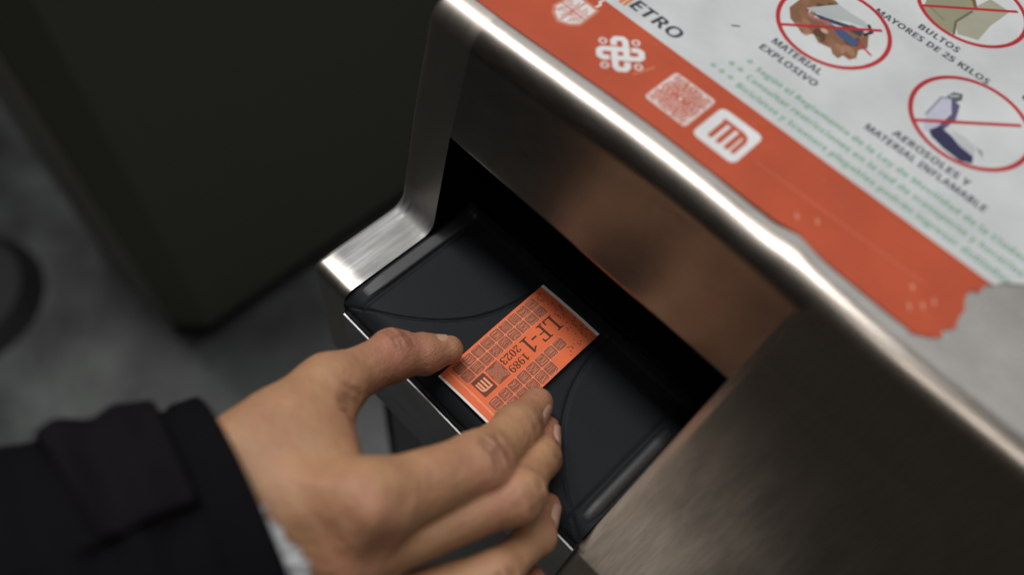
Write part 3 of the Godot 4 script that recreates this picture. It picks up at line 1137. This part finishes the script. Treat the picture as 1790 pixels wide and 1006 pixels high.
# hollows, bumps and skin creases: [from, to, width, depth] (negative depth raises)
func marks() -> Array:
	var j := JOINTS
	var out := [
		[Vector3(-1, 63, 95.5), Vector3(3, 58, 92), 4.0, 1.3], [Vector3(-4.7, 64.5, 112), Vector3(-8, 61.5, 121), 7.0, 2.6], [Vector3(8, 57, 108), Vector3(8, 57, 108), 5.0, 1.8],
		[Vector3(-2, 65.5, 103.5), Vector3(-2, 65.5, 103.5), 5.5, -1.6], [Vector3(-10.5, 65, 103), Vector3(-30, 58.5, 113), 3.5, -1.0], [Vector3(-20, 62, 100), Vector3(-33, 54, 104), 4.0, 0.8],
		[Vector3(-42, 42, 84), Vector3(-38.5, 35, 81), 1.0, 1.2], [Vector3(-40.5, 42.5, 86), Vector3(-37, 36.5, 82.5), 0.9, 1.1], [Vector3(-38, 42.5, 88), Vector3(-35, 38, 84.5), 0.9, 1.1],
		[Vector3(-44, 40.5, 81), Vector3(-40.5, 34, 78.5), 0.9, 0.8], [Vector3(-35.5, 43, 90), Vector3(-33.5, 39.5, 87), 0.8, 0.9],
	]
	# creases across the joints: [joint, bone before, bone after, side that shows, radius, half length, depth]
	for q in [["i1", "i2", "i3", Vector3(3.3, 45.9, 66.7), 10.4, 6.0, 1.15], ["m1", "m2", "m3", Vector3(19.2, 39.7, 72.9), 9.1, 6.0, 1.2], ["i2", "i3", "i4", Vector3(2.5, 25.0, 47.0), 7.9, 4.5, 0.8], ["m2", "m3", "m4", Vector3(15.5, 18, 46), 7.0, 4.5, 0.8], ["t1", "t2", "t3", Vector3(-52.5, 26, 56), 9.0, 5.5, 0.9], ["r1", "r2", "r3", Vector3(31, 32, 90), 8.2, 5.0, 1.0]]:
		var c: Vector3 = j[q[1]]
		var ax: Vector3 = ((j[q[2]] - c).normalized() + (c - j[q[0]]).normalized()).normalized()
		var up: Vector3 = q[3] - c
		up = (up - ax * up.dot(ax)).normalized()
		var across := ax.cross(up)
		for k in 4:
			var s := (k - 1.5) * 1.9
			var top: Vector3 = c + up * q[4] + ax * s
			var bend := ax * (0.7 if k > 1 else -0.7)
			out.append([top - across * q[5] * (1.0 - 0.15 * absf(k - 1.5)) - up * 1.4 + bend, top, 0.75, q[6]])
			out.append([top, top + across * q[5] * (1.0 - 0.1 * absf(k - 1.5)) - up * 1.4 + bend, 0.75, q[6]])
	return out

func hand_mesh() -> ArrayMesh:
	gather_limbs()
	var lo := Vector3.ONE * 1e9
	var hi := -lo
	for i in la.size():
		for q in [[la[i], lra[i]], [lb[i], lrb[i]]]:
			var r: Vector3 = Vector3.ONE * (q[1] + 4.0)
			lo = lo.min(q[0] - r)
			hi = hi.max(q[0] + r)
	var B := 8
	var nb := Vector3i(((hi - lo) / (CELL * B)).ceil())
	var n := nb * B + Vector3i.ONE
	var val := PackedFloat32Array()
	val.resize(n.x * n.y * n.z)
	val.fill(5.0)
	var all := PackedInt32Array(range(la.size()))
	var reach := CELL * B * 0.87
	var active := []
	for bz in nb.z:
		for by in nb.y:
			for bx in nb.x:
				var c := lo + Vector3(bx + 0.5, by + 0.5, bz + 0.5) * (CELL * B)
				var dc := field(c, all)
				if absf(dc) > reach + 1.5:
					if dc < 0.0:
						for z in B + 1:
							for y in B + 1:
								for x in B + 1:
									val[((bz * B + z) * n.y + by * B + y) * n.x + bx * B + x] = -5.0
					continue
				var use := PackedInt32Array()
				for i in all:
					var e := c - la[i]
					var t := clampf(e.dot(ld[i]) * lil[i], 0.0, 1.0)
					if (e - ld[i] * t).length() - lra[i] - (lrb[i] - lra[i]) * t < dc + 2.0 * reach + 10.0:
						use.append(i)
				active.append([Vector3i(bx, by, bz), use])
	for q in active:
		var o: Vector3i = q[0] * B
		for z in B + 1:
			for y in B + 1:
				var row := ((o.z + z) * n.y + o.y + y) * n.x + o.x
				for x in B + 1:
					val[row + x] = field(lo + Vector3(o.x + x, o.y + y, o.z + z) * CELL, q[1])
	for gq in marks():
		var a: Vector3 = gq[0]
		var b: Vector3 = gq[1]
		var wide: float = gq[2]
		var g0 := Vector3i(((a.min(b) - Vector3.ONE * wide * 2.2 - lo) / CELL).floor()).clamp(Vector3i.ZERO, n - Vector3i.ONE)
		var g1 := Vector3i(((a.max(b) + Vector3.ONE * wide * 2.2 - lo) / CELL).ceil()).clamp(Vector3i.ZERO, n - Vector3i.ONE)
		var ab := b - a
		var inv := 1.0 / maxf(ab.length_squared(), 1e-6)
		for z in range(g0.z, g1.z + 1):
			for y in range(g0.y, g1.y + 1):
				for x in range(g0.x, g1.x + 1):
					var e := lo + Vector3(x, y, z) * CELL - a
					var tt := clampf(e.dot(ab) * inv, 0.0, 1.0)
					var near := (e - ab * tt).length_squared() / (wide * wide)
					if near < 5.0:
						val[(z * n.y + y) * n.x + x] += gq[3] * exp(-near) * (1.0 if ab == Vector3.ZERO else 1.0 - 0.6 * absf(2.0 * tt - 1.0))
	var sx := 1
	var sy := n.x
	var sz := n.x * n.y
	var corner := [0, sx, sy, sx + sy, sz, sx + sz, sy + sz, sx + sy + sz]
	var coff := [Vector3(0, 0, 0), Vector3(1, 0, 0), Vector3(0, 1, 0), Vector3(1, 1, 0), Vector3(0, 0, 1), Vector3(1, 0, 1), Vector3(0, 1, 1), Vector3(1, 1, 1)]
	var edges := [[0, 1], [2, 3], [4, 5], [6, 7], [0, 2], [1, 3], [4, 6], [5, 7], [0, 4], [1, 5], [2, 6], [3, 7]]
	var index := {}
	var verts := PackedVector3Array()
	var cells := []
	for q in active:
		var o: Vector3i = q[0] * B
		for z in B:
			for y in B:
				for x in B:
					var at := ((o.z + z) * n.y + o.y + y) * n.x + o.x + x
					var neg := 0
					for k in 8:
						if val[at + corner[k]] < 0.0:
							neg += 1
					if neg == 0 or neg == 8:
						continue
					var sum := Vector3()
					var cnt := 0
					for e in edges:
						var a := val[at + corner[e[0]]]
						var b := val[at + corner[e[1]]]
						if (a < 0.0) != (b < 0.0):
							sum += coff[e[0]].lerp(coff[e[1]], a / (a - b))
							cnt += 1
					index[at] = verts.size()
					verts.append(lo + (Vector3(o.x + x, o.y + y, o.z + z) + sum / cnt) * CELL)
					cells.append(at)
	var ids := PackedInt32Array()
	for at in cells:
		for e in [[sx, sy, sz], [sy, sz, sx], [sz, sx, sy]]:
			var a := val[at]
			var b := val[at + e[0]]
			if (a < 0.0) == (b < 0.0):
				continue
			if not (index.has(at - e[1]) and index.has(at - e[2]) and index.has(at - e[1] - e[2])):
				continue
			var q := [index[at], index[at - e[1]], index[at - e[1] - e[2]], index[at - e[2]]]
			if a < 0.0:
				ids.append_array([q[0], q[2], q[1], q[0], q[3], q[2]])
			else:
				ids.append_array([q[0], q[1], q[2], q[0], q[2], q[3]])
	var normals := PackedVector3Array()
	normals.resize(verts.size())
	for k in range(0, ids.size(), 3):
		var f := (verts[ids[k + 2]] - verts[ids[k]]).cross(verts[ids[k + 1]] - verts[ids[k]])
		for m in 3:
			normals[ids[k + m]] += f
	var cols := PackedColorArray()
	var noise := FastNoiseLite.new()
	noise.frequency = 0.05
	noise.fractal_octaves = 4
	noise.seed = 3
	var base := Color(0.405, 0.220, 0.118)
	var pink := Color(0.36, 0.155, 0.098)
	var crease := marks().filter(func(q): return q[2] < 1.5)
	var j := JOINTS
	var spots := [[j.t1.lerp(j.t2, 0.6), 12.0, 0.55], [j.t2.lerp(j.t4, 0.5), 14.0, 0.9], [j.i4, 9.0, 0.7], [Vector3(5, 44, 68), 9.0, 0.55], [Vector3(-2, 65, 103), 8.0, 0.55], [j.m1 + Vector3(0, 9, 0), 9.0, 0.7], [Vector3(19, 39, 72), 9.0, 0.6], [Vector3(-53, 27, 56), 8.0, 0.7], [j.m4, 10.0, 0.8], [j.r4, 14.0, 0.9], [Vector3(-30, 38, 92), 9.0, 0.5], [j.p4, 12.0, 0.9]]
	for i in verts.size():
		var p := verts[i]
		normals[i] = normals[i].normalized()
		var w := 0.15 + 0.45 * noise.get_noise_3dv(p * 2.0)
		for s in spots:
			w += s[2] * exp(-p.distance_squared_to(s[0]) / (s[1] * s[1]))
		var c := base.lerp(pink, clampf(w, 0.0, 1.0))
		var f := 1.0 + 0.16 * noise.get_noise_3dv(p * 0.9 + Vector3(50, 0, 0))
		for gq in crease:
			var ab: Vector3 = gq[1] - gq[0]
			var tt := clampf((p - gq[0]).dot(ab) / maxf(ab.length_squared(), 1e-6), 0.0, 1.0)
			var near: float = (p - gq[0] - ab * tt).length_squared() / (gq[2] * gq[2] * 1.6)
			if near < 6.0:
				c = c.lerp(Color(0.17, 0.075, 0.045), 0.55 * exp(-near))
		cols.append(Color(c.r * f, c.g * f, c.b * f))
		var relief := 0.16 * noise.get_noise_3dv(p * 5.0) + 0.22 * noise.get_noise_3dv(p * 2.4 + Vector3(0, 70, 0))
		p += normals[i] * relief
		verts[i] = p * MM
	normals.fill(Vector3.ZERO)
	for k in range(0, ids.size(), 3):
		var f := (verts[ids[k + 2]] - verts[ids[k]]).cross(verts[ids[k + 1]] - verts[ids[k]])
		for m in 3:
			normals[ids[k + m]] += f
	for i in normals.size():
		normals[i] = normals[i].normalized()
	var arr := []
	arr.resize(Mesh.ARRAY_MAX)
	arr[Mesh.ARRAY_VERTEX] = verts
	arr[Mesh.ARRAY_NORMAL] = normals
	arr[Mesh.ARRAY_COLOR] = cols
	arr[Mesh.ARRAY_INDEX] = ids
	var mesh := ArrayMesh.new()
	mesh.add_surface_from_arrays(Mesh.PRIMITIVE_TRIANGLES, arr)
	return mesh

# a nail curved round the last bone, on the side that dorsal points to
func nail_mesh(a: Vector3, b: Vector3, ra: float, rb: float, dorsal: Vector3, s0: float, s1: float, spread: float) -> ArrayMesh:
	var ax := (b - a).normalized()
	var up := (dorsal - ax * dorsal.dot(ax)).normalized()
	var side := ax.cross(up)
	var rows := []
	var long := a.distance_to(b)
	for i in 13:
		var u := i / 12.0
		var s := lerpf(s0, s1, u)
		var shape := sqrt(maxf(0.05, 1.0 - pow(absf(u - 0.45) / 0.62, 3.0)))
		var row := []
		for k in 15:
			var v := k / 7.0 - 1.0
			var th := deg_to_rad(spread) * v * shape
			var t := clampf(s / long, 0.0, 1.0)
			var r := lerpf(ra, rb, t) + 0.35 - 0.5 * pow(absf(v), 6.0) - (0.5 * pow(1.0 - u, 8.0))
			if s > long:
				r -= 0.05 * pow(s - long, 2.0)
			row.append((a + ax * s + (up * cos(th) + side * sin(th)) * r) * MM)
		rows.append(row)
	return sheet(rows)

func build_person() -> void:
	var origin := Vector3(-26, 42, 130)
	var person := thing("person", "reaching hand in a dark padded jacket sleeve pinching the orange ticket", "person", origin * MM)
	var shift := -origin * MM
	var hand := part("hand", hand_mesh(), mats.skin, person)
	hand.position = shift
	var j := JOINTS
	part("fingernail", nail_mesh(j.t3, j.t4, 7.0, 5.4, Vector3(-0.66, 0.62, -0.50), -3.5, 8.5, 52), mats.nail, hand)
	part("fingernail", nail_mesh(j.m3, j.m4, 6.8, 5.2, Vector3(0.80, 0.25, -0.35), 6.0, 16.0, 55), mats.nail, hand)
	part("fingernail", nail_mesh(j.r3, j.r4, 6.4, 5.0, Vector3(0.85, 0.3, -0.3), 5.0, 15.0, 55), mats.nail, hand)
	part("fingernail", nail_mesh(j.i3, j.i4, 7.5, 5.9, Vector3(0.9, -0.05, -0.3), 7.0, 17.0, 50), mats.nail, hand)
	part("fingernail", nail_mesh(j.p3, j.p4, 5.6, 4.6, Vector3(0.85, 0.3, -0.3), 2.5, 11.5, 52), mats.nail, hand)
	# sleeve: a tube along the forearm
	var ax := Vector3(-0.2236, 0.186, 0.9568)
	var up := Vector3(0.0423, 0.9826, -0.1811)
	var sd := Vector3(-0.9738, 0, -0.2276)
	var rim := Vector3(-24.5, 40, 129.4)
	var noise := FastNoiseLite.new()
	noise.seed = 8
	noise.frequency = 0.02
	noise.fractal_octaves = 3
	var radius := func(s: float, th: float) -> float:
		var r := 43.5 + 3.5 * smoothstep(0.0, 40.0, s) + 0.02 * s
		r += 2.2 * noise.get_noise_3d(s * 1.4, cos(th) * 45, sin(th) * 45) * smoothstep(0.0, 12.0, s)
		r -= 1.6 * exp(-pow((s - 9.0) / 1.6, 2.0))      # seam behind the cuff edge
		r += 1.1 * sin(s * 0.42 + th * 0.6) * smoothstep(14.0, 24.0, s) * (1.0 - smoothstep(60.0, 90.0, s))
		r += 1.5 * sin(s * 0.16 + cos(th) * 2.0) * smoothstep(40.0, 90.0, s)
		return r
	var at := func(s: float, th: float, r: float) -> Vector3:
		return rim + ax * s + (up * cos(th) + sd * sin(th)) * r
	var rows := []
	for i in 73:
		var th := i / 72.0 * TAU
		var row := []
		for q in [[14.0, -3.5], [4.0, -3.2], [0.6, -2.8], [-0.5, -1.8], [-0.8, -0.9], [-0.3, -0.2]]:
			row.append((at.call(q[0], th, radius.call(0.0, th) + q[1]) - origin) * MM)
		for k in 90:
			var s := 0.6 + k * 1.0 + k * k * 0.022
			row.append((at.call(s, th, radius.call(s, th)) - origin) * MM)
		rows.append(row)
	var sleeve := part("jacket_sleeve", sheet(rows, true), mats.cloth, person)
	# cuff tab: a padded flap over the sleeve
	var quad := [Vector2(11.0, deg_to_rad(1)), Vector2(30.5, deg_to_rad(0)), Vector2(37.5, deg_to_rad(48)), Vector2(10.5, deg_to_rad(54))]
	var tab_rows := []
	for i in 41:
		var u := i / 40.0
		var row := []
		for k in 41:
			var v := k / 40.0
			var uu := u * 1.16 - 0.08
			var vv := v * 1.16 - 0.08
			var du := maxf(0.0, absf(u - 0.5) - 0.40) / 0.1
			var dv := maxf(0.0, absf(v - 0.5) - 0.40) / 0.1
			var lift := 4.6 * sqrt(maxf(0.0, 1.0 - minf(1.0, du * du + dv * dv))) 
			uu = clampf(uu, 0.0, 1.0)
			vv = clampf(vv, 0.0, 1.0)
			var p: Vector2 = quad[0].lerp(quad[1], uu).lerp(quad[3].lerp(quad[2], uu), vv)
			# round the corners
			var cx: float = maxf(0.0, absf(uu - 0.5) - 0.38) / 0.12
			var cy: float = maxf(0.0, absf(vv - 0.5) - 0.42) / 0.08
			var pull := maxf(0.0, Vector2(cx, cy).length() - 1.0) * 0.05
			p = p.lerp((quad[0] + quad[1] + quad[2] + quad[3]) / 4.0, pull)
			var r: float = radius.call(p.x, p.y) - 1.0 + lift + 0.5 * noise.get_noise_2d(u * 90, v * 90)
			row.append((at.call(p.x, p.y, r) - origin) * MM)
		tab_rows.append(row)
	part("cuff_tab", sheet(tab_rows, true), mats.tab_cloth, sleeve)
	# fleece lining showing inside the cuff
	var fuzz := FastNoiseLite.new()
	fuzz.seed = 21
	fuzz.frequency = 0.2
	fuzz.fractal_octaves = 3
	rows = []
	for i in 361:
		var th := i / 360.0 * TAU
		var row := []
		var out := 0.4 + 7.5 * smoothstep(0.16, -0.66, sin(th))
		for k in 20:
			var w := k / 19.0
			var s := lerpf(16.0, -out, sin(w * PI / 2)) if k < 14 else lerpf(-out, 16.0, (w - 13.0 / 19.0) / (6.0 / 19.0))
			var r := 40.6 - (0.0 if k < 14 else 4.5 * (1.0 - pow(1.0 - (k - 13) / 6.0, 2.0)))
			var p: Vector3 = at.call(s, th, r)
			var f := fuzz.get_noise_3dv(p) * 3.4
			row.append((at.call(s - absf(f) * 1.4, th, r + f * 0.6) - origin) * MM)
		rows.append(row)
	part("sleeve_lining", sheet(rows, true), mats.fleece, sleeve)

# ------------------------------------------------------------------ what lies behind
func build_surroundings() -> void:
	var st := SurfaceTool.new()
	st.begin(Mesh.PRIMITIVE_TRIANGLES)
	var o := MeshInstance3D.new()
	o.name = "floor"
	var pm := PlaneMesh.new()
	pm.size = Vector2(14, 14)
	o.mesh = pm
	o.material_override = mats.ground
	o.position = v3(0, FLOOR, 0)
	o.set_meta("kind", "structure")
	add_child(o)
	# the next turnstile across the passage
	var t := thing("turnstile", "blurred dark turnstile cabinet across the passage, seen side on", "turnstile", v3(-607, FLOOR, 41))
	part("cabinet", box_mesh(Vector3(-160, 480, -380), Vector3(320, 950, 760), 40), mats.cabinet, t)
	part("front_panel", box_mesh(Vector3(-160, 440, 2.2), Vector3(236, 840, 4), 1.5), mats.cabinet_front, t)
	part("top_panel", box_mesh(Vector3(-160, 961, -380), Vector3(330, 12, 770), 4), mats.top_steel, t)
	part("plinth", box_mesh(Vector3(-160, 4, -380), Vector3(300, 8, 740), 2), mats.rubber, t)
	# round black stand on the floor
	var s := thing("floor_stand", "blurred round black base standing on the grey floor at the frame's edge", "stand", v3(-930, FLOOR, 260))
	var disc := CylinderMesh.new()
	disc.top_radius = 0.105
	disc.bottom_radius = 0.13
	disc.height = 0.03
	disc.radial_segments = 48
	part("base", disc, mats.rubber, s).position = Vector3(0, 0.015, 0)
	var post := CylinderMesh.new()
	post.top_radius = 0.03
	post.bottom_radius = 0.036
	post.height = 0.5
	part("post", post, mats.rubber, s).position = Vector3(0, 0.28, 0)

func lamp(at: Vector3, size: Vector2, energy: float, towards: Vector3, tint: Color) -> void:
	var l := AreaLight3D.new()
	l.name = numbered("ceiling_lamp_light")
	l.area_size = size
	l.light_energy = energy
	l.light_color = tint
	l.shadow_enabled = true
	l.area_range = 12.0
	add_child(l)
	l.look_at_from_position(at, towards, Vector3(0, 0, 1) if absf((towards - at).normalized().y) > 0.9 else Vector3.UP)

func _ready() -> void:
	# camera
	var cam := Camera3D.new()
	cam.name = "camera"
	var right := Vector3(0.7004313, 0.09231929, -0.70772392)
	var down := Vector3(0.64932621, -0.49403538, 0.57819073)
	var fwd := Vector3(-0.29626249, -0.86452657, -0.40598317)
	cam.transform = Transform3D(Basis(right, -down, -fwd), v3(43.714, 267.623, 124.963))
	var lens := CameraAttributesPhysical.new()
	lens.frustum_focal_length = 12.0 / tan(deg_to_rad(40.56187 / 2.0))
	lens.frustum_focus_distance = 0.293
	lens.frustum_near = 0.01
	lens.frustum_far = 60.0
	lens.exposure_aperture = 4.3
	cam.attributes = lens
	cam.fov = 40.56187
	cam.near = 0.01
	cam.far = 60.0
	add_child(cam)
	# surroundings and lamps
	var env := Environment.new()
	env.background_mode = Environment.BG_COLOR
	env.background_color = lin(0.013, 0.0122, 0.011)
	env.tonemap_mode = Environment.TONE_MAPPER_LINEAR
	env.tonemap_exposure = 1.0
	env.sdfgi_enabled = true
	env.ssao_enabled = true
	env.ssil_enabled = true
	var we := WorldEnvironment.new()
	we.name = "world_environment"
	we.environment = env
	add_child(we)
	lamp(Vector3(-0.85, 1.9, -0.1), Vector2(1.9, 0.45), 3.9, Vector3(0, 0.1, 0), lin(1.0, 0.985, 0.95))
	lamp(Vector3(-0.15, 2.0, -1.5), Vector2(3.4, 0.9), 1.3, Vector3(0, 0.1, 0), lin(0.90, 0.96, 1.0))
	lamp(Vector3(0.7, 2.4, 0.9), Vector2(1.2, 0.3), 0.75, Vector3(0, 0, 0.1), lin(1.0, 0.94, 0.85))
	make_materials()
	build_turnstile()
	build_surroundings()
	build_notice()
	build_ticket()
	build_person()
